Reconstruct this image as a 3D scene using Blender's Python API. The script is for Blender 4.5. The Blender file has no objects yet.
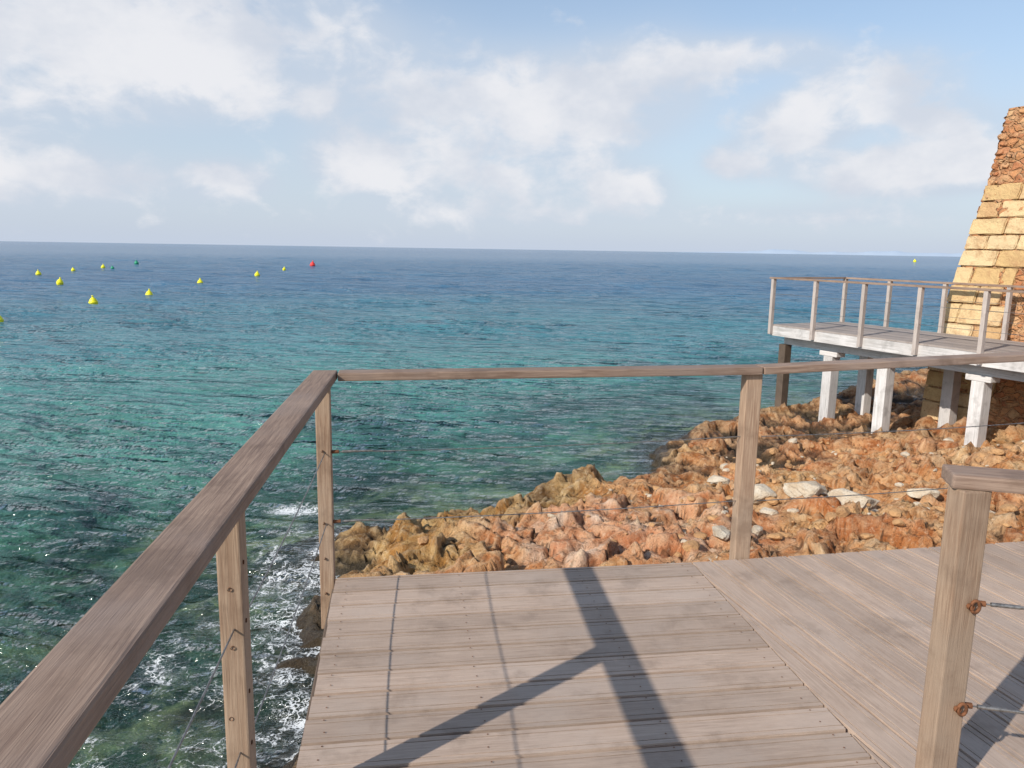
import bpy, bmesh, math, random
import numpy as np
from mathutils import Matrix, Vector
from math import radians, sin, cos, atan2, asin, exp, pi
random.seed(4)
rng = np.random.default_rng(7)
scene = bpy.context.scene
COL = scene.collection
SEA = -2.2

# ------------------------------------------------------------------ node helpers
class NT:
    def __init__(s, tree):
        s.t = tree; s.n = tree.nodes; s.l = tree.links
    def new(s, typ, **kw):
        nd = s.n.new(typ)
        for k, v in kw.items(): setattr(nd, k, v)
        return nd
    def put(s, sock, v):
        if v is None: return
        if isinstance(v, bpy.types.NodeSocket): s.l.new(v, sock)
        else:
            if hasattr(sock.default_value, '__len__') and not hasattr(v, '__len__'):
                v = [v]*len(sock.default_value)
            if hasattr(v, '__len__') and len(v) == 3 and len(sock.default_value) == 4: v = (*v, 1)
            sock.default_value = v
    def math(s, op, a, b=None, c=None, clamp=False):
        nd = s.new('ShaderNodeMath', operation=op, use_clamp=clamp)
        s.put(nd.inputs[0], a); s.put(nd.inputs[1], b)
        if c is not None: s.put(nd.inputs[2], c)
        return nd.outputs[0]
    def mix(s, f, a, b, mode='MIX'):
        nd = s.new('ShaderNodeMix', data_type='RGBA', blend_type=mode)
        s.put(nd.inputs[0], f); s.put(nd.inputs[6], a); s.put(nd.inputs[7], b)
        return nd.outputs[2]
    def noise(s, vec, scale, detail=4, rough=.5, dist=0.0, out=0):
        nd = s.new('ShaderNodeTexNoise'); s.put(nd.inputs['Vector'], vec)
        nd.inputs['Scale'].default_value = scale; nd.inputs['Detail'].default_value = detail
        nd.inputs['Roughness'].default_value = rough; nd.inputs['Distortion'].default_value = dist
        return nd.outputs[out]
    def vor(s, vec, scale, feature='F1', out='Distance', rand=1):
        nd = s.new('ShaderNodeTexVoronoi', feature=feature); s.put(nd.inputs['Vector'], vec)
        nd.inputs['Scale'].default_value = scale; nd.inputs['Randomness'].default_value = rand
        return nd.outputs[out]
    def ramp(s, f, stops):
        nd = s.new('ShaderNodeValToRGB'); s.put(nd.inputs[0], f)
        e = nd.color_ramp.elements
        while len(e) < len(stops): e.new(.5)
        for i, (p, c) in enumerate(stops):
            e[i].position = p
            e[i].color = (*c, 1) if hasattr(c, '__len__') else (c, c, c, 1)
        return nd.outputs[0]
    def smooth(s, v, a, b, lo=0., hi=1.):
        nd = s.new('ShaderNodeMapRange', interpolation_type='SMOOTHSTEP')
        s.put(nd.inputs[0], v)
        for i, x in enumerate((a, b, lo, hi)): nd.inputs[i+1].default_value = x
        return nd.outputs[0]
    def mapping(s, vec, scale=(1,1,1), loc=(0,0,0), rot=(0,0,0)):
        nd = s.new('ShaderNodeMapping'); s.put(nd.inputs[0], vec)
        nd.inputs['Location'].default_value = loc; nd.inputs['Scale'].default_value = scale
        nd.inputs['Rotation'].default_value = rot
        return nd.outputs[0]
    def bump(s, h, strength=.5, dist=.01, normal=None):
        nd = s.new('ShaderNodeBump'); s.put(nd.inputs['Height'], h)
        s.put(nd.inputs['Strength'], strength); nd.inputs['Distance'].default_value = dist
        if normal is not None: s.put(nd.inputs['Normal'], normal)
        return nd.outputs[0]

def mat(name):
    m = bpy.data.materials.new(name); m.use_nodes = True
    t = NT(m.node_tree); t.n.clear()
    out = t.new('ShaderNodeOutputMaterial')
    return m, t, out
def principled(t, out, col, rough=.6, normal=None, metallic=0, spec=.5):
    p = t.new('ShaderNodeBsdfPrincipled')
    t.put(p.inputs['Base Color'], col); t.put(p.inputs['Roughness'], rough)
    p.inputs['Metallic'].default_value = metallic
    p.inputs['Specular IOR Level'].default_value = spec
    if normal is not None: t.put(p.inputs['Normal'], normal)
    t.l.new(p.outputs[0], out.inputs[0])
    return p

def wood_mat(name, c1, c2, c3, plank_attr=False, spec=.3, scale=1.0, vary=.3, weather=1.0):
    m, t, out = mat(name)
    tc = t.new('ShaderNodeTexCoord').outputs['Object']
    if plank_attr:
        at = t.new('ShaderNodeAttribute', attribute_name='rnd').outputs['Fac']
    else:
        at = t.new('ShaderNodeObjectInfo').outputs['Random']
    off = t.new('ShaderNodeCombineXYZ')
    t.put(off.inputs[0], t.math('MULTIPLY', at, 37.)); t.put(off.inputs[1], t.math('MULTIPLY', at, 11.)); t.put(off.inputs[2], t.math('MULTIPLY', at, 53.))
    add = t.new('ShaderNodeVectorMath', operation='ADD'); t.put(add.inputs[0], tc); t.put(add.inputs[1], off.outputs[0])
    v = add.outputs[0]
    g = t.mapping(v, (1.6*scale, 38*scale, 38*scale))
    grain = t.noise(g, 3.0, 5, .65, .6)
    fine = t.noise(t.mapping(v, (6, 220, 220)), 1.5, 2, .7)
    blot = t.noise(v, 2.2, 4, .6)
    c = t.mix(t.smooth(grain, .30, .72), c1, c2)
    c = t.mix(t.smooth(blot, .42, .72), c, c3)
    c = t.mix(t.smooth(fine, .52, .75, 0, .4), c, [x*.5 for x in c1])
    br = t.math('MULTIPLY_ADD', at, vary, 1-vary/2)
    hsv = t.new('ShaderNodeHueSaturation'); t.put(hsv.inputs['Color'], c); t.put(hsv.inputs['Value'], br)
    P = t.new('ShaderNodeNewGeometry').outputs['Position']
    stain = t.noise(P, 4, 6, .65)
    c = t.mix(t.smooth(stain, .50, .70, 0, .5*weather), hsv.outputs[0], [x*.60 for x in c1])
    dust = t.noise(P, 1.3, 5, .6)
    c = t.mix(t.smooth(dust, .48, .68, 0, .35*weather), c, [min(1, x*1.12) for x in c2])
    h = t.math('ADD', grain, t.math('MULTIPLY', fine, .6))
    principled(t, out, c, t.smooth(grain, .3, .7, .55, .8), t.bump(h, .5, .003), spec=spec)
    return m

WOOD_RAIL = wood_mat('weathered_rail_wood', (.19,.12,.085), (.37,.265,.20), (.29,.215,.175))
WOOD_POST = wood_mat('weathered_post_wood', (.25,.155,.10), (.42,.30,.21), (.33,.245,.18))
WOOD_DECK = wood_mat('deck_board_wood', (.355,.26,.20), (.48,.37,.295), (.425,.335,.275), True, vary=.26)
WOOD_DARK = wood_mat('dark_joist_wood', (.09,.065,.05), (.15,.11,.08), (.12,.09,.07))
WOOD_FAR = wood_mat('grey_platform_wood', (.34,.29,.26), (.50,.44,.40), (.42,.37,.34))
WOOD_FARDECK = wood_mat('grey_platform_deck', (.26,.22,.195), (.36,.31,.28), (.32,.28,.255), True)
WHITE_CONC = wood_mat('painted_grey_timber', (.42,.40,.38), (.70,.68,.67), (.60,.57,.55), scale=.4)

def metal_mat(name, col, rough, met):
    m, t, out = mat(name)
    tc = t.new('ShaderNodeTexCoord').outputs['Object']
    n = t.noise(tc, 60, 4, .6)
    c = t.mix(t.smooth(n, .4, .65), col, [x*.55 for x in col])
    principled(t, out, c, rough, t.bump(n, .3, .001), metallic=met)
    return m
STEEL = metal_mat('wire_steel', (.35,.33,.31), .45, .8)
RUST = metal_mat('rusty_iron', (.22,.09,.04), .8, .3)

# ------------------------------------------------------------------ mesh helpers
def mesh_obj(name, verts, faces, material=None, parent=None, smooth=False):
    me = bpy.data.meshes.new(name)
    me.from_pydata([tuple(v) for v in verts], [], faces); me.update()
    ob = bpy.data.objects.new(name, me); COL.objects.link(ob)
    if material: me.materials.append(material)
    if smooth: me.polygons.foreach_set('use_smooth', [True]*len(me.polygons))
    if parent: ob.parent = parent
    return ob
def empty(name, loc=(0,0,0)):
    e = bpy.data.objects.new(name, None); COL.objects.link(e); e.location = loc
    e.empty_display_size = .2
    return e
def beam(name, p1, p2, w, h, material, parent, up=(0,0,1), bev=.004, taper=None):
    p1 = Vector(p1); p2 = Vector(p2); d = p2-p1; L = d.length; x = d.normalized()
    z = Vector(up); z = (z - x*z.dot(x))
    if z.length < 1e-4: z = Vector((0,1,0)) - x*x.y
    z.normalize(); y = z.cross(x)
    bm = bmesh.new(); bmesh.ops.create_cube(bm, size=1)
    for v in bm.verts: v.co = Vector((v.co.x*L, v.co.y*w, v.co.z*h))
    if bev: bmesh.ops.bevel(bm, geom=list(bm.edges), offset=bev, segments=2, profile=.6, affect='EDGES')
    me = bpy.data.meshes.new(name); bm.to_mesh(me); bm.free()
    me.materials.append(material)
    ob = bpy.data.objects.new(name, me); COL.objects.link(ob)
    M = Matrix.Identity(4)
    for i, c in enumerate((x, y, z)):
        for j in range(3): M[j][i] = c[j]
    M.translation = (p1+p2)/2
    ob.matrix_world = M
    if parent:
        ob.parent = parent; ob.matrix_parent_inverse = Matrix.Translation(-parent.location)
    return ob
def rod(name, pts, r, material, parent):
    cu = bpy.data.curves.new(name, 'CURVE'); cu.dimensions = '3D'; cu.bevel_depth = r; cu.bevel_resolution = 2
    sp = cu.splines.new('POLY'); sp.points.add(len(pts)-1)
    for i, p in enumerate(pts): sp.points[i].co = (*p, 1)
    cu.materials.append(material)
    ob = bpy.data.objects.new(name, cu); COL.objects.link(ob)
    if parent: ob.parent = parent; ob.matrix_parent_inverse = Matrix.Translation(-parent.location)
    return ob
def wire(name, a, b, parent, r=.0026, sag=.012):
    a = Vector(a); b = Vector(b); pts = []
    for i in range(13):
        k = i/12; p = a.lerp(b, k); p.z -= sag*4*k*(1-k); pts.append(p)
    return rod(name, pts, r, STEEL, parent)
def turnbuckle(name, a, b, parent, m=None):
    a = Vector(a); d = (Vector(b)-a).normalized(); m = m or STEEL
    rod(name+'_eye', [a-d*.005, a+d*.03], .009, RUST, parent)
    rod(name+'_body', [a+d*.045, a+d*.12], .0065, m, parent)
    rod(name+'_thread', [a+d*.12, a+d*.19], .004, m, parent)

def clip(poly, n, c):
    res = []
    for i in range(len(poly)):
        a = poly[i]; b = poly[(i+1) % len(poly)]
        da = n[0]*a[0]+n[1]*a[1]-c; db = n[0]*b[0]+n[1]*b[1]-c
        if da <= 0: res.append(a)
        if (da < 0 and db > 0) or (da > 0 and db < 0):
            k = da/(da-db); res.append((a[0]+(b[0]-a[0])*k, a[1]+(b[1]-a[1])*k))
    return res
def planks(name, poly, ang, pitch, gap, material, parent, z=0.0, th=.03, ribs=((.01,.16),(.195,.805),(.84,.99)), joint=None, groove=.006, jag=0.0):
    ca, sa = cos(ang), sin(ang)
    loc = [(p[0]*ca+p[1]*sa, -p[0]*sa+p[1]*ca) for p in poly]
    y0 = min(p[1] for p in loc); y1 = max(p[1] for p in loc)
    V=[]; F=[]; rn=[]
    def add(pl, zt, zb, r):
        if len(pl) < 3: return
        b = len(V); n = len(pl)
        for p in pl: V.append((p[0], p[1], zt))
        for p in pl: V.append((p[0], p[1], zb))
        F.append(tuple(range(b, b+n))); F.append(tuple(reversed(range(b+n, b+2*n))))
        for i in range(n): j=(i+1)%n; F.append((b+i, b+n+i, b+n+j, b+j))
        rn.extend([r]*(2*n))
    y = y0
    area = sum(loc[i][0]*loc[(i+1)%len(loc)][1]-loc[(i+1)%len(loc)][0]*loc[i][1] for i in range(len(loc)))
    if area < 0: loc = loc[::-1]
    while y < y1:
        r = random.random(); dz = random.uniform(-.0018,.0018); gp = gap*random.uniform(.7,1.5)
        lx = [p[0] for p in clip(clip(loc, (0,-1), -y), (0,1), y+pitch)]
        lo = loc
        if jag and lx:
            lo = clip(loc, (-1,0), -(min(lx)+random.uniform(0,jag)))
        base = clip(clip(lo, (0,-1), -(y+gp/2)), (0,1), y+pitch-gp/2)
        add(base, z-groove+dz, z-th, r)
        w = pitch-gp
        for a, b2 in ribs:
            s = clip(clip(lo, (0,-1), -(y+gp/2+a*w)), (0,1), y+gp/2+b2*w)
            add(s, z+dz, z-groove+dz+.0005, r)
        y += pitch
    ob = mesh_obj(name, V, F, material, None)
    at = ob.data.attributes.new('rnd', 'FLOAT', 'POINT'); at.data.foreach_set('value', rn)
    ob.rotation_euler = (0,0,ang)
    if parent: ob.parent = parent
    return ob

# ------------------------------------------------------------------ numpy noise
def _hash(ix, iy, seed):
    h = (ix.astype(np.int64)*374761393 + iy.astype(np.int64)*668265263 + seed*974711) & 0xffffffff
    h = ((h ^ (h >> 13))*1274126177) & 0xffffffff
    h = h ^ (h >> 16)
    return (h & 0xffffff)/float(0xffffff)
def perlin(x, y, seed=0):
    ix = np.floor(x); iy = np.floor(y); fx = x-ix; fy = y-iy
    ux = fx*fx*fx*(fx*(fx*6-15)+10); uy = fy*fy*fy*(fy*(fy*6-15)+10)
    def g(a, b):
        t = _hash(ix+a, iy+b, seed)*2*pi
        return np.cos(t)*(fx-a)+np.sin(t)*(fy-b)
    n0 = g(0,0)*(1-ux)+g(1,0)*ux; n1 = g(0,1)*(1-ux)+g(1,1)*ux
    return (n0*(1-uy)+n1*uy)*1.5
def fbm(x, y, o=5, seed=0, gain=.5, ridged=False):
    r = 0; a = 1; s = 0
    for i in range(o):
        n = perlin(x, y, seed+i*17)
        if ridged: n = 1-2*np.abs(n)
        r = r+a*n; s += a; a *= gain; x = x*2.03+3.1; y = y*2.03-1.7
    return r/s
def worley(x, y, seed=0):
    ix = np.floor(x); iy = np.floor(y)
    f1 = np.full(x.shape, 9.); f2 = np.full(x.shape, 9.); cid = np.zeros(x.shape); cx = np.zeros(x.shape); cy = np.zeros(x.shape)
    for a in (-1,0,1):
        for b in (-1,0,1):
            px = ix+a+_hash(ix+a, iy+b, seed); py = iy+b+_hash(ix+a, iy+b, seed+5)
            d = np.hypot(px-x, py-y); c = _hash(ix+a, iy+b, seed+9)
            n1 = d < f1
            f2 = np.where(n1, f1, np.minimum(f2, d)); cid = np.where(n1, c, cid); f1 = np.where(n1, d, f1)
            cx = np.where(n1, x-px, cx); cy = np.where(n1, y-py, cy)
    tilt = cx*np.cos(cid*97)+cy*np.sin(cid*97)
    return f1, f2, cid, tilt
def sstep(a, b, x):
    t = np.clip((x-a)/(b-a), 0, 1); return t*t*(3-2*t)

SHORE = np.array([(-1.3,-6),(-1.35,1),(-1.45,4),(-1.45,6.0),(-1.9,7.4),(-2.35,8.6),(-2.3,9.6),(-1.6,10.1),(-.5,10.3),(.35,11.0),(.85,11.9),(1.6,11.7),(2.2,12.2),(2.7,13.3),(3.0,14.8),
                  (4.0,16.2),(5.6,17.4),(7.5,19),(12,24),(22,30),(60,40),(60,-40),(-1.3,-40)])
def shore_dist(x, y):
    best = np.full(x.shape, 1e9); inside = np.zeros(x.shape, bool)
    n = len(SHORE)
    for i in range(n):
        a = SHORE[i]; b = SHORE[(i+1) % n]; e = b-a
        t = np.clip(((x-a[0])*e[0]+(y-a[1])*e[1])/(e@e), 0, 1)
        best = np.minimum(best, np.hypot(x-a[0]-t*e[0], y-a[1]-t*e[1]))
        c = ((a[1] > y) != (b[1] > y))
        with np.errstate(divide='ignore', invalid='ignore'):
            xi = a[0]+(y-a[1])/(b[1]-a[1] if b[1] != a[1] else 1e-9)*e[0]
        inside ^= c & (x < xi)
    return np.where(inside, best, -best)
REEFS = [(-2.05,6.6,.45,.05),(-2.6,5.7,.5,-.02),(-2.0,5.2,.45,.06),(-3.2,7.8,.6,-.05),(-2.9,9.3,.4,.04),(-2.2,4.4,.4,.03),(-1.85,7.6,.3,.08),(-4.6,9.6,.9,-.1),(-4.2,6.8,.8,-.15),(-5.8,8.0,.9,-.2)]
def terrain_h(x, y):
    wx = x+.35*fbm(x*.9, y*.9, 4, 50); wy = y+.35*fbm(x*.9+9, y*.9, 4, 60)
    d = shore_dist(wx, wy)
    dp = np.maximum(d, 0); dn = np.maximum(-d, 0)
    dn = dn*np.clip(1+.6*fbm(x*.28, y*.28, 3, 205), .5, 2.)
    land = SEA+.30*(1-np.exp(-dp/.35))+.60*sstep(0, 7, dp)-.36*sstep(10.5, 13.5, y)*sstep(0,2,dp)
    land = land+.20*np.exp(-((x-.75)**2+(y-11.0)**2)/.35)
    sea = SEA-.20*(1-np.exp(-dn/.4))-.14*dn-.014*dn*dn
    base = np.where(d > 0, land, sea)
    for (rx, ry, rr_, hh) in REEFS:
        base = base+np.where(d > 0, 0, (hh+.13*dn+.014*dn*dn)*np.exp(-((wx-rx)**2+(wy-ry)**2)/(rr_*rr_)))
    amp = np.where(d > 0, sstep(-.1, .6, dp)*.62+.34, .34*np.exp(-dn/5)+.06)
    rid = fbm(wx*.8, wy*.8, 6, 3, .48, True)
    f1, f2, cid, tl = worley(wx*1.3+.25*fbm(x*2,y*2,3,22), wy*1.6+.25*fbm(x*2+4,y*2,3,23), 21)
    g1, g2, gid, gt = worley(wx*3.3+fbm(x*3,y*3,3,8)*.8, wy*4.2+fbm(x*3+5,y*3,3,9)*.8, 33)
    k1, k2, kid, kt = worley(wx*9+fbm(x*9,y*9,2,10)*.6, wy*10, 43)
    h = base+amp*(.30*rid-.06+.18*(cid-.5)*sstep(0,.16,f2-f1)+.14*tl-.08*(1-sstep(0,.09,f2-f1))
                  +.05*fbm(wx*3, wy*3, 3, 66))
    bed = .10*x-.05*y+.05*fbm(x*.7,y*.7,3,71)
    st = .13; q = (h-bed)/st; fr = q-np.floor(q)
    terr_ = (np.floor(q)+sstep(.60,.95,fr))*st+bed
    mk = np.where(d > 0, .7*sstep(-.3,.1,fbm(x*.8,y*.8,3,72)), .0)
    h = h*(1-mk)+terr_*mk
    h = h+amp*(.06*(gid-.5)*sstep(0,.16,g2-g1)+.055*gt-.04*(1-sstep(0,.09,g2-g1))
                  +.022*(kid-.5)*sstep(0,.2,k2-k1)+.015*kt-.012*(1-sstep(0,.12,k2-k1))+.055*fbm(wx*6, wy*6, 4, 77, .5))
    h = np.maximum(h, -9)
    h = np.where((y < 4.6), np.minimum(h, -1.15), h)
    return h, d, cid, gid

# ------------------------------------------------------------------ rocky shore
def grid_mesh(name, X, Y, Z, material):
    ny, nx = X.shape
    co = np.stack([X, Y, Z], -1).reshape(-1, 3)
    i = np.arange(ny*nx).reshape(ny, nx)
    q = np.stack([i[:-1,:-1], i[:-1,1:], i[1:,1:], i[1:,:-1]], -1).reshape(-1, 4)
    me = bpy.data.meshes.new(name)
    me.vertices.add(len(co)); me.vertices.foreach_set('co', co.ravel())
    me.loops.add(q.size); me.loops.foreach_set('vertex_index', q.ravel())
    me.polygons.add(len(q)); me.polygons.foreach_set('loop_start', np.arange(0, q.size, 4)); me.polygons.foreach_set('loop_total', np.full(len(q), 4))
    me.update(); me.validate()
    me.polygons.foreach_set('use_smooth', np.ones(len(q), bool))
    me.materials.append(material)
    ob = bpy.data.objects.new(name, me); COL.objects.link(ob)
    return ob
def set_attr(ob, name, arr, typ='FLOAT'):
    at = ob.data.attributes.new(name, typ, 'POINT')
    if typ == 'FLOAT': at.data.foreach_set('value', arr.ravel())
    else:
        a = np.ones((arr.reshape(-1,3).shape[0], 4)); a[:, :3] = arr.reshape(-1,3)
        at.data.foreach_set('color', a.ravel())

def rock_material():
    m, t, out = mat('coastal_rock')
    pos = t.new('ShaderNodeNewGeometry')
    P = pos.outputs['Position']
    col = t.new('ShaderNodeAttribute', attribute_name='tint').outputs['Color']
    n1 = t.noise(P, 3.2, 6, .65, .3); n2 = t.noise(P, 15, 7, .72); n3 = t.noise(P, 70, 3, .7)
    c = t.mix(t.smooth(n1, .38, .62, 0, .8), t.mix(1, col, (.74,.55,.40), 'MULTIPLY'), t.mix(.25, col, (.85,.62,.36)))
    c = t.mix(t.smooth(n2, .52, .66, 0, .6), c, t.mix(.5, col, (.85,.69,.49)))
    c = t.mix(t.smooth(n2, .46, .34, 0, .8), c, t.mix(1, col, (.30,.21,.14), 'MULTIPLY'))
    c = t.mix(t.smooth(n3, .57, .72, 0, .5), c, (.14,.07,.04))
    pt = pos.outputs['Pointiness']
    c = t.mix(t.smooth(pt, .42, .49, .75, 0), c, (.07,.038,.02))  # crevice shade painted into the rock colour, driven by pointiness
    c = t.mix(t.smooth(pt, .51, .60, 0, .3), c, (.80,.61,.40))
    sep = t.new('ShaderNodeSeparateXYZ'); t.put(sep.inputs[0], P)
    zz = t.math('ADD', sep.outputs[2], t.math('MULTIPLY', t.math('SUBTRACT', n1, .5), .35))
    wet = t.smooth(zz, SEA+.26, SEA+.08)
    c = t.mix(wet, c, t.mix(.9, c, (.03,.027,.018)))
    under = t.smooth(zz, SEA-.12, SEA-.34)
    bed = t.mix(t.smooth(t.noise(P, .9, 6, .62), .45, .57), (.022,.035,.016), (.32,.37,.19))
    c = t.mix(under, c, bed)
    h = t.math('ADD', n2, t.math('MULTIPLY', n3, .3))
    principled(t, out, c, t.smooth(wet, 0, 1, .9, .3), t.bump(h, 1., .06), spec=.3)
    return m
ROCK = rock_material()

xs = np.concatenate([np.arange(-16,-5,.16), np.arange(-5,7.5,.034), np.arange(7.5,20,.08)])
ys = np.concatenate([np.arange(-3,4,.12), np.arange(4,13.5,.036), np.arange(13.5,21,.065), np.arange(21,34,.2)])
X, Y = np.meshgrid(xs, ys)
Z, D, CID, GID = terrain_h(X, Y)
jx = .05*fbm(X*4, Y*4, 3, 91); jy = .05*fbm(X*4+5, Y*4, 3, 95)
fine = (X > -5) & (X < 7.5) & (Y > 4.2)
X2 = np.where(fine, X+jx+.10*fbm(X*1.5+Z*2, Y*1.5, 3, 15), X); Y2 = np.where(fine, Y+jy, Y)
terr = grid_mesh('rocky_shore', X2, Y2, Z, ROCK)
tint = np.zeros(X.shape+(3,)); tint[:] = (.63,.305,.115)
def mixc(mask, c):
    global tint
    tint = tint*(1-mask[..., None])+np.array(c)*mask[..., None]
big = fbm(X*.6, Y*.6, 4, 140)
mixc(sstep(.0,.35,big), (.72,.46,.21)); mixc(sstep(-.05,-.35,big), (.47,.23,.095))
mixc(.6*np.clip(CID*2-1.1,0,1), (.62,.22,.09)); mixc(.55*np.clip(GID*2.2-1.3,0,1), (.78,.59,.36))
mixc(.45*np.clip(1-GID*4,0,1), (.32,.17,.085))
gold = sstep(2.0,1.0,D)*sstep(1.9,.7,X)*sstep(7,8,Y+X*.2)
mixc(gold*.85, (.52,.34,.11)); mixc(gold*sstep(.0,.3,fbm(X*2.5,Y*2.5,4,170))*.75, (.24,.155,.06))
pink = sstep(1.7,.7,np.hypot((X-1.5)/1.35, Y-8.6)+.5*big)
mixc(pink*.7, (.77,.39,.24)); mixc(pink*sstep(.0,.3,fbm(X*2.2,Y*2.2,4,180))*.8, (.85,.70,.59))
mixc(sstep(.1,.4,fbm(X*1.3+7,Y*1.3,4,190))*.6*sstep(1.5,3,D), (.74,.57,.36))
mixc(sstep(13.0,15,Y)*.5, (.38,.20,.105))
mixc(sstep(1.0,.2,D+.8*fbm(X*1.1,Y*1.1,4,230))*.6, (.18,.12,.06))
set_attr(terr, 'tint', tint, 'FLOAT_COLOR')

# deep sea floor beyond the shelf
m, t, out = mat('deep_seabed')
P_ = t.new('ShaderNodeNewGeometry').outputs['Position']
principled(t, out, t.mix(t.smooth(t.noise(P_, .15, 5, .6), .42, .6), (.03,.06,.05), (.12,.20,.16)), .95, spec=.1)
S_ = 1500
mesh_obj('seabed', [(-S_,-S_,-9.3),(S_,-S_,-9.3),(S_,S_,-9.3),(-S_,S_,-9.3)], [(0,1,2,3)], m)

_ico = {}
def ico(sub):
    if sub not in _ico:
        b = bmesh.new(); bmesh.ops.create_icosphere(b, subdivisions=sub, radius=1)
        b.verts.ensure_lookup_table()
        _ico[sub] = (np.array([v.co[:] for v in b.verts]), [tuple(v.index for v in f.verts) for f in b.faces]); b.free()
    return _ico[sub]
class Stones:
    def __init__(s): s.V=[]; s.F=[]; s.n=0
    def add(s, c, r, squash=.7, sub=3, planes=11):
        dirs, faces = ico(sub)
        ns = np.array([Vector((random.gauss(0,1),random.gauss(0,1),random.gauss(0,1))).normalized()[:] for _ in range(planes)]+[(0,0,1)])
        ds = np.array([random.uniform(.55,.88) for _ in range(planes)]+[.75])
        dt = dirs@ns.T
        lim = np.where(dt > 1e-3, ds/np.maximum(dt, 1e-3), 9).min(1)
        rad = np.minimum(lim, 1.0)
        p = dirs*rad[:, None]
        rgh = .04*np.array([sin(a*9+b*7+s.n)*cos(b*11-c_*8) for a, b, c_ in dirs]); p = p*(1+rgh[:, None])
        p = p*np.array([random.uniform(1.0,1.5), random.uniform(.8,1.05), squash])*r
        M = np.array((Matrix.Rotation(random.random()*6.28, 3, 'Z') @ Matrix.Rotation(random.uniform(-.25,.25), 3, 'X')))
        p = p@M.T+np.array(c)
        s.V.append(p); s.F.extend([tuple(i+s.n for i in f) for f in faces]); s.n += len(p)
    def make(s, name, material, parent=None):
        ob = mesh_obj(name, np.concatenate(s.V).tolist(), s.F, material, parent)
        return ob
def simple_rock_mat(name, c1, c2):
    m, t, out = mat(name)
    P = t.new('ShaderNodeNewGeometry').outputs['Position']
    n1 = t.noise(P, 5, 6, .65); n2 = t.noise(P, 40, 5, .7)
    c = t.mix(t.smooth(n1, .35, .65), c1, c2)
    c = t.mix(t.smooth(n2, .55, .72, 0, .6), c, [x*.4 for x in c1])
    principled(t, out, c, .9, t.bump(t.math('ADD', n1, n2), .9, .03), spec=.25)
    return m
PALE = simple_rock_mat('pale_limestone', (.68,.60,.48), (.56,.44,.31))
RUBBLE = simple_rock_mat('orange_rubble', (.62,.36,.17), (.46,.26,.125))
def th(x, y):
    h = terrain_h(np.array([x], float), np.array([y], float)); return float(h[0][0]), float(h[1][0])
random.seed(21)
for i, (x, y, r) in enumerate([(3.40,10.1,.27),(3.85,9.6,.25),(4.40,9.4,.29),(4.2,10.2,.17),(3.0,10.7,.14),(2.3,8.0,.13),(5.2,9.3,.15),(3.3,9.3,.12)]):
    zz = max(th(x+a_, y+b_)[0] for a_ in (-.12,0,.12) for b_ in (-.12,0,.12))
    s_ = Stones(); s_.add((x, y, zz+r*.14), r, .62, 4, 14); s_.make('boulder', PALE)
for nm, mt, cnt, sd in (('loose_stones', RUBBLE, 800, 1), ('pale_stones', PALE, 230, 2)):
    s_ = Stones(); random.seed(sd); k = 0
    while k < cnt:
        x = random.uniform(-1.5, 9); y = random.uniform(4.8, 14)
        z, d = th(x, y)
        if d < .9 or (x < 1.5 and random.random() < .75): continue
        r = random.choice([.02,.025,.03,.04,.05,.07,.09])*random.uniform(.8,1.2)
        s_.add((x, y, z+r*.3), r, .7, 2, 9); k += 1
    s_.make(nm, mt)

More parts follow.
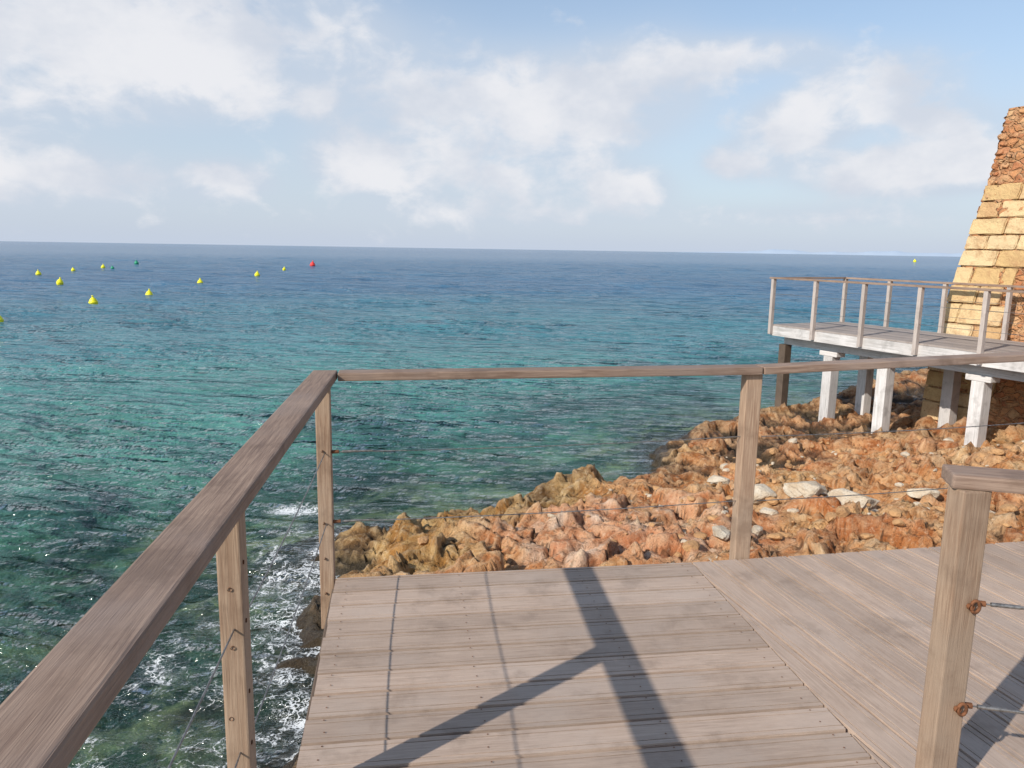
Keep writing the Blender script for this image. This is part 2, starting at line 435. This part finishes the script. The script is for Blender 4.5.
# ------------------------------------------------------------------ sea
def water_material():
    m, t, out = mat('sea_water')
    geo = t.new('ShaderNodeNewGeometry'); P = geo.outputs['Position']
    dep = t.new('ShaderNodeAttribute', attribute_name='depth').outputs['Fac']
    foam = t.new('ShaderNodeAttribute', attribute_name='foam').outputs['Fac']
    ln = t.new('ShaderNodeVectorMath', operation='LENGTH'); t.put(ln.inputs[0], P)
    R = ln.outputs['Value']
    # absorption grows with the slant path through the water (Beer-Lambert)
    sepI = t.new('ShaderNodeSeparateXYZ'); t.put(sepI.inputs[0], geo.outputs['Incoming'])
    cz = t.math('MAXIMUM', t.math('ABSOLUTE', sepI.outputs[2]), .08)
    path = t.math('DIVIDE', dep, cz)
    alpha = t.math('SUBTRACT', 1., t.math('EXPONENT', t.math('MULTIPLY', path, -.33)), clamp=True)
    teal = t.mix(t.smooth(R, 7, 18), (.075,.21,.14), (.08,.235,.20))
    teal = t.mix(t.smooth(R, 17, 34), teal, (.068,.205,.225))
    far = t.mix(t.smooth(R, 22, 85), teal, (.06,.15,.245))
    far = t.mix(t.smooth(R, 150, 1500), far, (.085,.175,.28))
    far = t.mix(t.smooth(R, 1500, 12000), far, (.13,.225,.33))  # horizon haze painted into the body colour of the farthest water
    patch = t.noise(t.mapping(P, (.035,.10,.1)), 1., 4, .55)
    far = t.mix(t.smooth(patch, .40, .62, 0, .4), far, t.mix(1, far, (.62,.75,.86), 'MULTIPLY'))
    weed = t.noise(P, .33, 5, .62)
    far = t.mix(t.math('MULTIPLY', t.smooth(weed, .48, .60, 0, .7), t.smooth(R, 26, 12)), far, (.03,.07,.055))
    # weed bed close to the shelf edge
    near_sh = t.math('MULTIPLY', t.smooth(dep, 2.6, .8), t.smooth(t.noise(P, .55, 5, .6), .42, .56))
    far = t.mix(t.math('MULTIPLY', near_sh, .6), far, (.025,.065,.075))
    calm = t.smooth(R, 50, 400, 1., .35)
    w1 = t.noise(t.mapping(P, (.9,1.7,1), rot=(0,0,.35)), 2.4, 4, .6, .4)
    w2 = t.noise(t.mapping(P, (.25,.6,1), rot=(0,0,-.2)), 1.3, 4, .62, .3)
    w3 = t.noise(t.mapping(P, (.03,.10,1), rot=(0,0,.1)), 1., 5, .68)
    b = t.bump(w1, t.math('MULTIPLY', calm, .9), .15); b = t.bump(w2, t.math('MULTIPLY', calm, .9), .5, b); b = t.bump(w3, t.math('MULTIPLY', calm, .8), 3.0, b)
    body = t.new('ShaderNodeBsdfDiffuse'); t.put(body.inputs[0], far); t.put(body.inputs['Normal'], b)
    tr = t.new('ShaderNodeBsdfTransparent'); t.put(tr.inputs[0], t.mix(t.smooth(path, 0, 6), (.95,1,.97), (.42,.80,.66)))
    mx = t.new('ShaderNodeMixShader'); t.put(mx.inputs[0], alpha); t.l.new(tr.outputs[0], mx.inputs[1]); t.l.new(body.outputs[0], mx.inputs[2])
    gl = t.new('ShaderNodeBsdfGlossy'); gl.inputs['Roughness'].default_value = .07; t.put(gl.inputs['Normal'], b)
    gl.inputs[0].default_value = (.95,.97,1,1)
    fr = t.new('ShaderNodeFresnel'); fr.inputs[0].default_value = 1.33; t.put(fr.inputs['Normal'], b)
    fac = t.math('MINIMUM', t.math('MULTIPLY', fr.outputs[0], .95), .5)
    m2 = t.new('ShaderNodeMixShader'); t.put(m2.inputs[0], fac); t.l.new(mx.outputs[0], m2.inputs[1]); t.l.new(gl.outputs[0], m2.inputs[2])
    Pd = t.new('ShaderNodeVectorMath', operation='ADD'); t.put(Pd.inputs[0], P)
    nz = t.noise(P, 1.8, 5, .65, out=1); sc = t.new('ShaderNodeVectorMath', operation='SCALE'); t.put(sc.inputs[0], nz); sc.inputs['Scale'].default_value = 1.1
    t.put(Pd.inputs[1], sc.outputs[0])
    ed = t.vor(Pd.outputs[0], 3.2, 'DISTANCE_TO_EDGE')
    ed2 = t.vor(Pd.outputs[0], 12, 'DISTANCE_TO_EDGE')
    fn = t.noise(P, 1.3, 8, .72)
    web = t.math('MAXIMUM', t.smooth(ed, .09, .0), t.smooth(ed2, .12, .0, 0, .75))
    thr = t.math('ADD', t.math('ADD', foam, t.math('MULTIPLY', t.math('SUBTRACT', fn, .5), 2.4)), t.math('MULTIPLY', t.math('SUBTRACT', web, .6), .6))
    fm = t.math('MULTIPLY', t.smooth(thr, .42, .8), t.smooth(foam, .02, .25, 0, .85))
    fo = t.new('ShaderNodeBsdfDiffuse'); fo.inputs[0].default_value = (.78,.8,.8,1)
    m3 = t.new('ShaderNodeMixShader'); t.put(m3.inputs[0], fm); t.l.new(m2.outputs[0], m3.inputs[1]); t.l.new(fo.outputs[0], m3.inputs[2])
    t.l.new(m3.outputs[0], out.inputs[0])
    return m
WATER = water_material()
NR, NA = 760, 640
r = np.concatenate([np.geomspace(2.0, 260, NR-40), np.geomspace(270, 45000, 40)])
a = np.linspace(radians(-80), radians(80), NA)
Rr, A = np.meshgrid(r, a, indexing='ij')
WX = Rr*np.sin(A); WY = Rr*np.cos(A)-1.0
WZ = np.zeros_like(WX)
cell = np.maximum(np.gradient(r)[:, None]*np.ones_like(A), Rr*(a[1]-a[0]))
for i in range(50):
    L = .32*(1.12**i)*.9; L = min(L, 9)*rng.uniform(.85,1.15)
    th_ = rng.normal(-1.75, .6)
    k = 2*pi/L; amp = .016*L**.8*rng.uniform(.5,1.2)
    if L > 3: amp *= .5
    fade = sstep(2.2, 5, L/cell)
    ph = k*(WX*cos(th_)+WY*sin(th_))+rng.uniform(0, 6.28)
    s = np.sin(ph+.8*perlin(WX*.25, WY*.25, i))
    WZ += amp*fade*((1.32-2*np.abs(s)**.9) if L < 1.8 else s)*.5
WZ *= (1+.9*perlin(WX*.12, WY*.12, 5))
near = WX**2+WY**2 < 45**2
th_z = np.full(WX.shape, -9.); dd = np.full(WX.shape, -50.)
h_, d_, _, _ = terrain_h(WX[near], WY[near]); th_z[near] = h_; dd[near] = d_
WZ *= np.where(near, .45+.55*sstep(0, 6, -dd), 1.)
depth = np.clip(SEA-th_z, 0.0, 9)
fz = np.exp(-np.maximum(-dd,0)/.4)*.42*(dd < .4)
lower = sstep(1.6,.4,np.hypot((WX+2.4)/1.1, (WY-6.0)/2.8))
foam = fz*sstep(3, 0, WX)+lower*.33
foam = np.maximum(foam, 1.1*np.exp(-(((WX+3.2)/.5)**2+((WY-10.75)/.25)**2)))
foam = np.maximum(foam, .45*np.exp(-(((WX+2.9)/.4)**2+((WY-9.4)/1.2)**2)))
foam *= near
water = grid_mesh('water', WX, WY, WZ+SEA, WATER)
set_attr(water, 'depth', depth); set_attr(water, 'foam', np.clip(foam, 0, 1.2))

# ------------------------------------------------------------------ near boardwalk
U = radians(8.3)
deck = empty('boardwalk_deck')
uu = Vector((cos(U), sin(U))); vv = Vector((-sin(U), cos(U)))
left_poly = [(-.85,3.54), (.955,3.805), (1.735,-1.55), (-.09,-1.82)]
planks('deck_boards', left_poly, U, .142, .010, WOOD_DECK, deck, jag=.012)
right_poly = [(.962,3.807), (3.4,4.27), (6.4,4.8), (6.4,-1.6), (1.742,-1.55)]
planks('deck_boards_turn', right_poly, radians(90+15.5), .142, .010, WOOD_DECK, deck)
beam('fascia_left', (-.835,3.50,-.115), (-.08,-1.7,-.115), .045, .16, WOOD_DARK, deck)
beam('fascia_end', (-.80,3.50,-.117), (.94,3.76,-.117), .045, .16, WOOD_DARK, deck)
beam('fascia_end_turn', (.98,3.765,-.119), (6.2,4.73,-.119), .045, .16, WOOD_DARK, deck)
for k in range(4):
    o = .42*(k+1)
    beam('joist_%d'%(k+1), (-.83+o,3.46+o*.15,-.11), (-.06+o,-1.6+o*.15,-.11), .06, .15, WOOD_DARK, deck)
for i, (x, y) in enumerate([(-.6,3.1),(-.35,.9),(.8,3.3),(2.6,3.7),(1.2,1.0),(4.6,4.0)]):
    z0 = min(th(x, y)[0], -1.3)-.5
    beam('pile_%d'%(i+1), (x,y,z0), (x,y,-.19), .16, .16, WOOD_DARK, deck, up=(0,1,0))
sv=[]; sf=[]
def disc(x, y, z, r):
    b = len(sv)
    for q in range(8): sv.append((x+r*cos(q*pi/4), y+r*sin(q*pi/4), z))
    sf.append(tuple(range(b, b+8)))
for n in range(40):
    for o in (.06, .60, 1.2, 1.76):
        for e in (-.034,.034):
            s = 3.50-.071-n*.142+e
            px = Vector((-.85,3.54))+uu*o-vv*(3.50-s)
            if px.y > -1.5: disc(px.x+random.uniform(-.004,.004), px.y, .0032, .0032)
mesh_obj('screws', sv, sf, RUST, deck)

# ------------------------------------------------------------------ railings near
def post(name, x, y, zb, zt, wx, wy, ang, parent, m=WOOD_POST):
    return beam(name, (x,y,zb), (x,y,zt), wx, wy, m, parent, up=(-sin(ang), cos(ang), 0), bev=.005)
def bolt(x, y, z, d, parent, r=.009, L=.012, m=None):
    d = Vector(d).normalized(); a = Vector((x,y,z))
    rod('bolt', [a, a+d*L], r, m or RUST, parent)

RL = empty('wooden_railing')
K = .967
A0 = Vector((-.915*K,3.69*K)); RZ = 1.6-.6*K
dl = Vector((.112,-.9937))
p1 = Vector((-.725*K,1.93*K)); p2 = p1+dl*1.75; p3 = p2+dl*1.75
post('corner_post', A0.x-.012,A0.y+.01,-.27,RZ-.042,.068,.075,U,RL)
post('post_1', p1.x-.012,p1.y,-.27,RZ-.042,.060,.082,U,RL)
post('post_2', p2.x-.012,p2.y,-.27,RZ-.042,.060,.082,U,RL)
beam('handrail', (A0.x-.005,A0.y+.045,RZ-.021), (p2.x,p2.y,RZ-.021), .114, .042, WOOD_RAIL, RL, bev=.007)
beam('handrail_rear', (p2.x+.001,p2.y-.003,RZ-.021), (p3.x,p3.y,RZ-.021), .114, .042, WOOD_RAIL, RL, bev=.007)
for z in (.63,.28):
    wire('wire', (A0.x,A0.y-.03,z), (p1.x,p1.y+.04,z), RL); wire('wire', (p1.x,p1.y-.04,z), (p2.x,p2.y+.04,z), RL)
for z in (.80,.64,.44,.29,-.08):
    bolt(p1.x+.018, p1.y-.01, z, (cos(U),sin(U),0), RL, .006, .004)
    bolt(p1.x-.012+random.uniform(-.008,.008), p1.y-.0415, z-.06, (sin(U),-cos(U),0), RL, .0055, .003)
for z in (.64,.28,.10,-.08): bolt(A0.x-.012, A0.y-.03, z, (sin(U),-cos(U),0), RL, .006, .006)

RF = empty('wooden_railing')
B1 = Vector((1.265,3.90)); B2 = Vector((3.15,4.33)); B3 = Vector((5.2,4.75))
beam('handrail', (A0.x+.062,A0.y+.02,RZ-.022), (B1.x,B1.y,1.012), .105, .040, WOOD_RAIL, RF, bev=.007)
beam('handrail_turn', (B1.x+.002,B1.y+.002,1.012), (B2.x,B2.y,1.062), .105, .040, WOOD_RAIL, RF, bev=.007)
beam('handrail_end', (B2.x+.002,B2.y+.002,1.062), (B3.x,B3.y,1.07), .105, .040, WOOD_RAIL, RF, bev=.007)
post('post_1', 1.235,3.905,-.05,.991,.085,.07,U,RF)
post('post_2', B2.x+.05,B2.y+.02,-.2,1.04,.085,.07,U,RF)
for z in (.63,.28):
    wire('wire', (A0.x+.03,A0.y,z), (B1.x-.04,B1.y,z+.03), RF); wire('wire', (B1.x+.04,B1.y,z+.03), (B2.x,B2.y,z+.05), RF)
    turnbuckle('turnbuckle', (A0.x+.03,A0.y,z), (B1.x-.04,B1.y,z+.03), RF)

RR = empty('wooden_railing')
post('post_1', 1.295,2.085,-.02,.958,.085,.07,U,RR)
beam('handrail', (1.252,2.13,.979), (3.2,1.62,.979), .118, .042, WOOD_RAIL, RR, bev=.007)
post('post_2', 3.05,1.68,-.02,.958,.085,.07,U,RR)
for z in (.62,.30):
    wire('wire', (1.337,2.07,z), (3.0,1.70,z), RR); turnbuckle('turnbuckle', (1.337,2.07,z), (3.0,1.70,z), RR)
    rod('ring', [(1.327+.012*cos(q), 2.044, z+.018*sin(q)) for q in np.linspace(0, 6.28, 14)], .005, RUST, RR)
    bolt(1.312, 2.05, z, (sin(U),-cos(U),0), RR, .009, .012)

# ------------------------------------------------------------------ far platform
PF = empty('wooden_platform')
d2 = Vector((.419,-.908)); n2_ = Vector((.908,.419))
F0 = Vector((5.94,17.67))
def pt(t, o, z): 
    p = F0+d2*t+n2_*o; return (p.x, p.y, z)
W = 2.25; TL = 9.5
pa = atan2(d2.y, d2.x)
planks('platform_boards', [pt(0,0,0)[:2], pt(TL,0,0)[:2], pt(TL,W,0)[:2], pt(0,W,0)[:2]], pa, .14, .012, WOOD_FARDECK, PF, ribs=((0.02,.98),))
beam('edge_beam', pt(-.0,.03,-.145), pt(TL,.03,-.145), .07, .22, WHITE_CONC, PF)
beam('edge_beam_end', pt(.03,.07,-.147), pt(.03,W,-.147), .07, .22, WHITE_CONC, PF)
beam('edge_beam_back', pt(.07,W-.04,-.149), pt(TL,W-.04,-.149), .07, .22, WHITE_CONC, PF)
beam('bearer_front', pt(.1,.42,-.36), pt(TL,.42,-.36), .16, .2, WHITE_CONC, PF)
beam('bearer_back', pt(.1,1.9,-.36), pt(TL,1.9,-.36), .16, .2, WHITE_CONC, PF)
k = 0
for tt in np.arange(.45, TL, .55):
    k += 1; beam('joist_%d'%k, pt(tt,.07,-.16), pt(tt,W-.08,-.16), .08, .2, WHITE_CONC, PF)
for i, (tt, o, m_) in enumerate([(.0,.35,WOOD_DARK),(1.45,.42,WHITE_CONC),(2.84,.42,WHITE_CONC),(4.83,.42,WHITE_CONC),(6.6,.42,WHITE_CONC),(1.11,1.9,WHITE_CONC),(3.22,1.9,WHITE_CONC),(5.4,1.9,WHITE_CONC),(8,.42,WHITE_CONC)]):
    tt = max(tt, .14)
    p = pt(tt, o, 0); zb = th(p[0], p[1])[0]-.35
    beam('column_%d'%(i+1), (p[0],p[1],zb), (p[0],p[1],-.57 if m_ is WHITE_CONC else -.46), .24 if m_ is WHITE_CONC else .2, .24 if m_ is WHITE_CONC else .2, m_, PF, up=(d2.x,d2.y,0), bev=.012)
    if m_ is WHITE_CONC: beam('corbel_%d'%(i+1), pt(tt-.24,o,-.515), pt(tt+.24,o,-.515), .26, .11, WHITE_CONC, PF, bev=.02)
RP = empty('wooden_railing')
zt = 1.07
for i, tt in enumerate([.0,1.25,2.5,3.75,5.0,6.3,7.6]):
    p = pt(tt+.04,-.045,0); beam('post_%d'%(i+1), (p[0],p[1],-.22), (p[0],p[1],zt-.04), .085, .075, WOOD_FAR, RP, up=(d2.x,d2.y,0))
for i, tt in enumerate([.06,1.3,2.65,4.0,5.4,6.8]):
    p = pt(tt,W-.08,0); beam('back_post_%d'%(i+1), (p[0],p[1],.002), (p[0],p[1],zt-.04), .085, .075, WOOD_FAR, RP, up=(d2.x,d2.y,0))
beam('handrail_front', pt(-.05,-.045,zt-.018), pt(TL-1,-.045,zt-.018), .10, .04, WOOD_RAIL, RP)
beam('handrail_back', pt(.1,W-.08,zt-.02), pt(TL-1,W-.08,zt-.02), .10, .04, WOOD_RAIL, RP)
beam('handrail_end', pt(.04,.01,zt-.019), pt(.04,W-.02,zt-.019), .10, .04, WOOD_RAIL, RP)
for z in (.35,.7):
    wire('wire', pt(0,-.045,z), pt(7.7,-.045,z), RP, .004, .0); wire('wire', pt(.06,W-.08,z), pt(6.8,W-.08,z), RP, .004, 0.)

# ------------------------------------------------------------------ stone tower
TW = empty('stone_tower')
C0 = Vector((9.2,16.5))
def bat(z):
    if z < 0: return z*.06
    if z < 2.9: return z*.4/2.9
    return .4+(z-2.9)*.16/1.6
def tp(s, z, out=0.0, side=0.0):
    b = bat(z); p = C0+(d2+n2_)*b+d2*s-n2_*out
    return Vector((p.x, p.y, z))
def rubble_mat():
    m, t, out = mat('rubble_masonry')
    P = t.new('ShaderNodeTexCoord').outputs['Object']
    nz = t.noise(P, 3, 3, .6, out=1); ad = t.new('ShaderNodeVectorMath', operation='MULTIPLY_ADD')
    t.put(ad.inputs[0], nz); ad.inputs[1].default_value = (.18,.18,.18); t.put(ad.inputs[2], P)
    v = t.mapping(ad.outputs[0], (1,1,1.7))
    ed = t.vor(v, 5.2, 'DISTANCE_TO_EDGE'); cc = t.vor(v, 5.2, 'F1', 'Color')
    sp = t.new('ShaderNodeSeparateColor'); t.put(sp.inputs[0], cc)
    stone = t.ramp(sp.outputs[0], [(0,(.42,.17,.08)),(.3,(.54,.25,.11)),(.55,(.60,.31,.14)),(.8,(.66,.43,.23)),(1,(.48,.21,.11))])
    n = t.noise(P, 12, 7, .7); n4 = t.noise(P, 1.6, 5, .6)
    stone = t.mix(t.smooth(n, .42, .65, 0, .6), stone, (.33,.15,.08))
    c = t.mix(t.smooth(ed, .11, .03, 0, .8), stone, t.mix(n, (.56,.35,.19), (.40,.23,.13)))
    c = t.mix(t.smooth(n4, .48, .62, 0, .45), c, (.54,.24,.11))
    h = t.math('ADD', t.smooth(ed, 0, .16), t.math('MULTIPLY', n, 1.1))
    principled(t, out, c, .92, t.bump(h, .9, .05), spec=.2)
    return m
def quoin_mat():
    m, t, out = mat('yellow_limestone')
    P = t.new('ShaderNodeTexCoord').outputs['Object']
    at = t.new('ShaderNodeAttribute', attribute_name='rnd').outputs['Fac']
    c = t.ramp(at, [(0,(.60,.40,.18)),(.4,(.70,.51,.27)),(.7,(.74,.58,.35)),(1,(.58,.36,.17))])
    n = t.noise(P, 5, 7, .7); n2 = t.noise(P, 30, 5, .7)
    c = t.mix(t.smooth(n, .45, .7, 0, .7), c, (.46,.26,.13)); c = t.mix(t.smooth(n2, .58, .74, 0, .65), c, (.24,.15,.09))
    principled(t, out, c, .92, t.bump(t.math('ADD', n, t.math('MULTIPLY', n2, .5)), 1., .05), spec=.2)
    return m
RUB = rubble_mat(); QUO = quoin_mat()
def wall_grid(name, fn, S, Zs, seed, amp):
    SS, ZZ = np.meshgrid(S, Zs)
    f1, f2, cid, tl = worley(SS*3.2+fbm(SS,ZZ,3,seed)*.3, ZZ*4.6, seed)
    rel = amp*(sstep(0,.3,f2-f1)*(.5+cid)+.6*fbm(SS*6, ZZ*6, 4, seed+3))
    co = np.array([[fn(s, z, o) for s, z, o in zip(rs, rz, ro)] for rs, rz, ro in zip(SS, ZZ, rel)])
    ob = grid_mesh(name, co[...,0], co[...,1], co[...,2], RUB); ob.parent = TW
    return ob
Zs = np.arange(-2.6, 4.60, .055)
wall_grid('front_wall', lambda s, z, o: tp(s, z, o), np.arange(0, 7.0, .06), Zs, 5, .06)
def sp_(s, z, o):
    b = bat(z); p = C0+(d2+n2_)*b+n2_*s-d2*o; return Vector((p.x, p.y, z))
wall_grid('side_wall', lambda s, z, o: sp_(s, z, o), np.arange(0, 6.0, .12), Zs, 8, .06)
b = bat(4.55); q0 = C0+(d2+n2_)*b
tv = [q0, q0+d2*6.9, q0+d2*6.9+n2_*5.9, q0+n2_*5.9]
mesh_obj('wall_top', [(v.x, v.y, 4.54) for v in tv], [(0,1,2,3)], RUB, TW)
random.seed(13)
s_ = Stones()
for i in range(110):
    s = random.uniform(.05, 6.5); v = tp(s, 4.53); v += Vector((n2_.x, n2_.y, 0))*random.uniform(0,.4)
    s_.add(v, random.uniform(.06,.12), .6, 3, 10)
zz = 2.8
while zz < 4.5:
    for o in (0, .2): s_.add(tp(random.uniform(.03,.09)+o, zz, random.uniform(-.06,-.01)), random.uniform(.09,.13), .75, 3, 10)
    zz += random.uniform(.12,.18)
s_.make('coping_rubble', RUB, TW)
random.seed(11)
bmq = bmesh.new(); rl = bmq.verts.layers.float.new('rnd')
z = -1.9; row = 0
while z < 2.75:
    h = random.choice([.30,.34,.38,.42]); s = -.045+random.uniform(-.025,.025)
    lens = [random.uniform(.55,.8), random.uniform(.45,.75)] if row % 2 else [random.uniform(.35,.5), random.uniform(.55,.7), random.uniform(.2,.4)]
    for j, ln_ in enumerate(lens):
        rr = random.random(); o = .095+random.uniform(-.02,.02); g = .014
        dep_ = .5 if j == 0 else .25
        bmt = bmesh.new(); bmesh.ops.create_cube(bmt, size=1)
        bmesh.ops.bevel(bmt, geom=list(bmt.edges), offset=.04, segments=2, affect='EDGES')
        bmesh.ops.subdivide_edges(bmt, edges=list(bmt.edges), cuts=2, use_grid_fill=True)
        for v in bmt.verts:
            ss = s+g+(v.co.x+.5)*(ln_-2*g); zz = z+g+(v.co.z+.5)*(h-2*g); oo = o-(v.co.y+.5)*dep_
            v.co = tp(ss, zz, oo)+Vector((random.uniform(-1,1),random.uniform(-1,1),random.uniform(-1,1)))*.010
        me = bpy.data.meshes.new('t'); bmt.to_mesh(me); bmt.free()
        st = len(bmq.verts); bmq.from_mesh(me); bpy.data.meshes.remove(me); bmq.verts.ensure_lookup_table()
        for v in bmq.verts[st:]: v[rl] = rr
        s += ln_
    z += h; row += 1
me = bpy.data.meshes.new('quoins'); bmq.normal_update(); bmq.to_mesh(me); bmq.free(); me.materials.append(QUO)
ob = bpy.data.objects.new('quoins', me); COL.objects.link(ob); ob.parent = TW

# ------------------------------------------------------------------ buoys
def paint(name, c):
    m, t, out = mat(name); P = t.new('ShaderNodeTexCoord').outputs['Object']
    n = t.noise(P, 8, 4, .6)
    principled(t, out, t.mix(t.smooth(n, .45, .7, 0, .5), c, [x*.7 for x in c]), .4)
    return m
YEL = paint('yellow_buoy_plastic', (.88,.80,.02)); RED = paint('red_buoy_plastic', (.75,.05,.04)); GRN = paint('green_buoy_plastic', (.03,.30,.16))
def buoy(x, y, s, m):
    prof = [(0,-.35),(.25,-.33),(.42,-.2),(.5,0),(.5,.12),(.54,.14),(.54,.22),(.48,.25),(.42,.42),(.3,.60),(.16,.72),(.10,.76),(.09,.88),(.13,.90),(.13,.97),(.0,1.0)]
    N = 20; V=[]; F=[]
    for r_, z_ in prof:
        for q in range(N): V.append((r_*cos(2*pi*q/N), r_*sin(2*pi*q/N), z_))
    for i in range(len(prof)-1):
        for q in range(N): F.append((i*N+q, i*N+(q+1)%N, (i+1)*N+(q+1)%N, (i+1)*N+q))
    ob = mesh_obj('buoy', V, F, m, None, True)
    ob.scale = (s,s,s); ob.location = (x,y,SEA+.06*s); ob.rotation_euler = (random.uniform(-.12,.12), random.uniform(-.12,.12), 0)
for x, y, s, m_ in [(-26.3,48.2,.52,YEL),(-26.7,56.5,.50,YEL),(-41.7,71,.58,YEL),(-30.4,75,.55,YEL),(-32.1,96.9,.62,YEL),(-55,89.6,.58,YEL),(-59,103.8,.5,YEL),(-62.5,118,.6,YEL),
                    (-70,144,.75,GRN),(-38.9,150,1.0,RED),(246,478,1.8,YEL),(-24.4,36.3,.45,YEL),(-36.3,122.6,.5,YEL),(-59,114,.5,GRN)]:
    buoy(x, y, s, m_)

# ------------------------------------------------------------------ distant coast
m, t, out = mat('hazy_hills')
n = t.noise(t.new('ShaderNodeNewGeometry').outputs['Position'], .0008, 4)
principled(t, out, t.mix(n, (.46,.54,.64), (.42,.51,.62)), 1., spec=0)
V=[]; F=[]
NH = 160
for i in range(NH):
    az = radians(12+ i/(NH-1)*40); k = i/(NH-1)
    hh = (45+70*abs(perlin(np.array([k*9.]), np.array([.3]), 3)[0])+40*fbm(np.array([k*30.]), np.array([1.3]), 3, 5)[0])*min(1, k*5)
    V.append((15000*sin(az), 15000*cos(az), SEA-30)); V.append((15600*sin(az), 15600*cos(az), max(hh,5)*.55))
    V.append((17000*sin(az), 17000*cos(az), max(hh,5)*1.0))
for i in range(NH-1):
    for j in (0,1): F.append((i*3+j, i*3+3+j, i*3+4+j, i*3+1+j))
mesh_obj('distant_hills', V, F, m, None, True)

# ------------------------------------------------------------------ world
sun_dir = Vector((-1.135,-1.045,1)).normalized()
sun_el = asin(sun_dir.z); sun_rot = atan2(sun_dir.x, sun_dir.y)
w = bpy.data.worlds.new('World'); scene.world = w; w.use_nodes = True
t = NT(w.node_tree); t.n.clear()
wo = t.new('ShaderNodeOutputWorld'); bg = t.new('ShaderNodeBackground'); bg.inputs[1].default_value = .138
t.l.new(bg.outputs[0], wo.inputs[0])
sky = t.new('ShaderNodeTexSky', sky_type='NISHITA'); sky.sun_disc = False
sky.sun_elevation = sun_el; sky.sun_rotation = sun_rot; sky.air_density = 1.0; sky.dust_density = .8; sky.ozone_density = 1.5
tc = t.new('ShaderNodeTexCoord').outputs['Generated']
sx = t.new('ShaderNodeSeparateXYZ'); t.put(sx.inputs[0], tc)
az = t.math('ARCTAN2', sx.outputs[0], sx.outputs[1]); el = t.math('ARCSINE', sx.outputs[2])
RC = Matrix.Rotation(radians(80.05),3,'X')@Matrix.Rotation(radians(0.92),3,'Z')
def azel(px, py):
    d = (RC@Vector(((px-512)/768,-(py-384)/768,-1))).normalized(); return atan2(d.x,d.y), asin(d.z)
cv = t.new('ShaderNodeCombineXYZ'); t.put(cv.inputs[0], az); t.put(cv.inputs[1], t.math('MULTIPLY', el, 1.5))
blobs = None
for bx, by, rx, ry, s_ in [(95,25,160,62,1.35),(215,70,45,28,.4),(575,108,88,42,1.2),(440,95,80,42,.9),(368,162,50,26,1.15),(318,102,16,13,1.1),(612,190,52,20,1.2),(480,178,64,26,1.0),
                          (230,180,36,16,.8),(60,180,100,24,.85),(880,92,54,28,1.3),(765,52,56,15,.85),(740,162,28,14,1.25),(885,174,66,17,1.35),(940,118,28,12,1.05),(965,160,48,20,1.1),(790,130,38,24,1.1),
                          (300,15,90,30,.35),(660,70,65,34,.5),(520,215,160,14,.55),(820,215,110,12,.45),(1150,120,90,40,.9),(-150,120,90,60,1.),(520,-160,200,60,.6)]:
    a0, e0 = azel(bx, by); ra = rx/768; re = ry/768
    dx = t.math('DIVIDE', t.math('SUBTRACT', az, a0), ra); dy = t.math('DIVIDE', t.math('SUBTRACT', el, e0), re)
    rr = t.math('ADD', t.math('MULTIPLY', dx, dx), t.math('MULTIPLY', dy, dy))
    g = t.math('MULTIPLY', t.math('EXPONENT', t.math('MULTIPLY', rr, -1.)), s_)
    blobs = g if blobs is None else t.math('ADD', blobs, g)
n1 = t.noise(cv.outputs[0], 14, 8, .57, .2); n2 = t.noise(cv.outputs[0], 3.2, 4, .5)
dens = t.math('ADD', blobs, t.math('MULTIPLY', t.math('SUBTRACT', n1, .5), 2.6))
dens = t.math('ADD', dens, t.math('MULTIPLY', t.math('SUBTRACT', n2, .5), .6))
cl = t.smooth(dens, .28, 1.02, 0, .88)
veil = t.math('MULTIPLY', t.smooth(blobs, -.15, .6), t.smooth(n2, .3, .6, .5, .85))
haze = t.math('EXPONENT', t.math('MULTIPLY', t.math('ABSOLUTE', el), -4.4))
base = t.mix(1, sky.outputs[0], (1.04,1.11,1.12), 'MULTIPLY')
c = t.mix(t.math('MULTIPLY', haze, .95), base, (4.05,4.6,5.6))
c = t.mix(veil, c, (4.35,4.85,5.6))
shade = t.smooth(t.noise(cv.outputs[0], 6, 5, .55), .35, .62)
c = t.mix(cl, c, t.mix(shade, (4.75,5.05,5.65), (6.3,6.3,6.5)))
t.put(bg.inputs[0], c)

# ------------------------------------------------------------------ sun
sl = bpy.data.lights.new('sun', 'SUN'); sl.energy = 4.8; sl.angle = radians(.6); sl.color = (1,.93,.83)
so = bpy.data.objects.new('sun', sl); COL.objects.link(so); so.location = (-20,-20,30)
so.rotation_euler = (-sun_dir).to_track_quat('-Z', 'Y').to_euler()

# ------------------------------------------------------------------ camera
cam = bpy.data.cameras.new('camera'); cam.sensor_width = 36; cam.lens = 27; cam.clip_start = .05; cam.clip_end = 100000
co = bpy.data.objects.new('camera', cam); COL.objects.link(co)
co.matrix_world = Matrix.Translation((0,0,1.6)) @ RC.to_4x4()
scene.camera = co
scene.view_settings.view_transform = 'Standard'; scene.view_settings.look = 'None'; scene.view_settings.exposure = 0
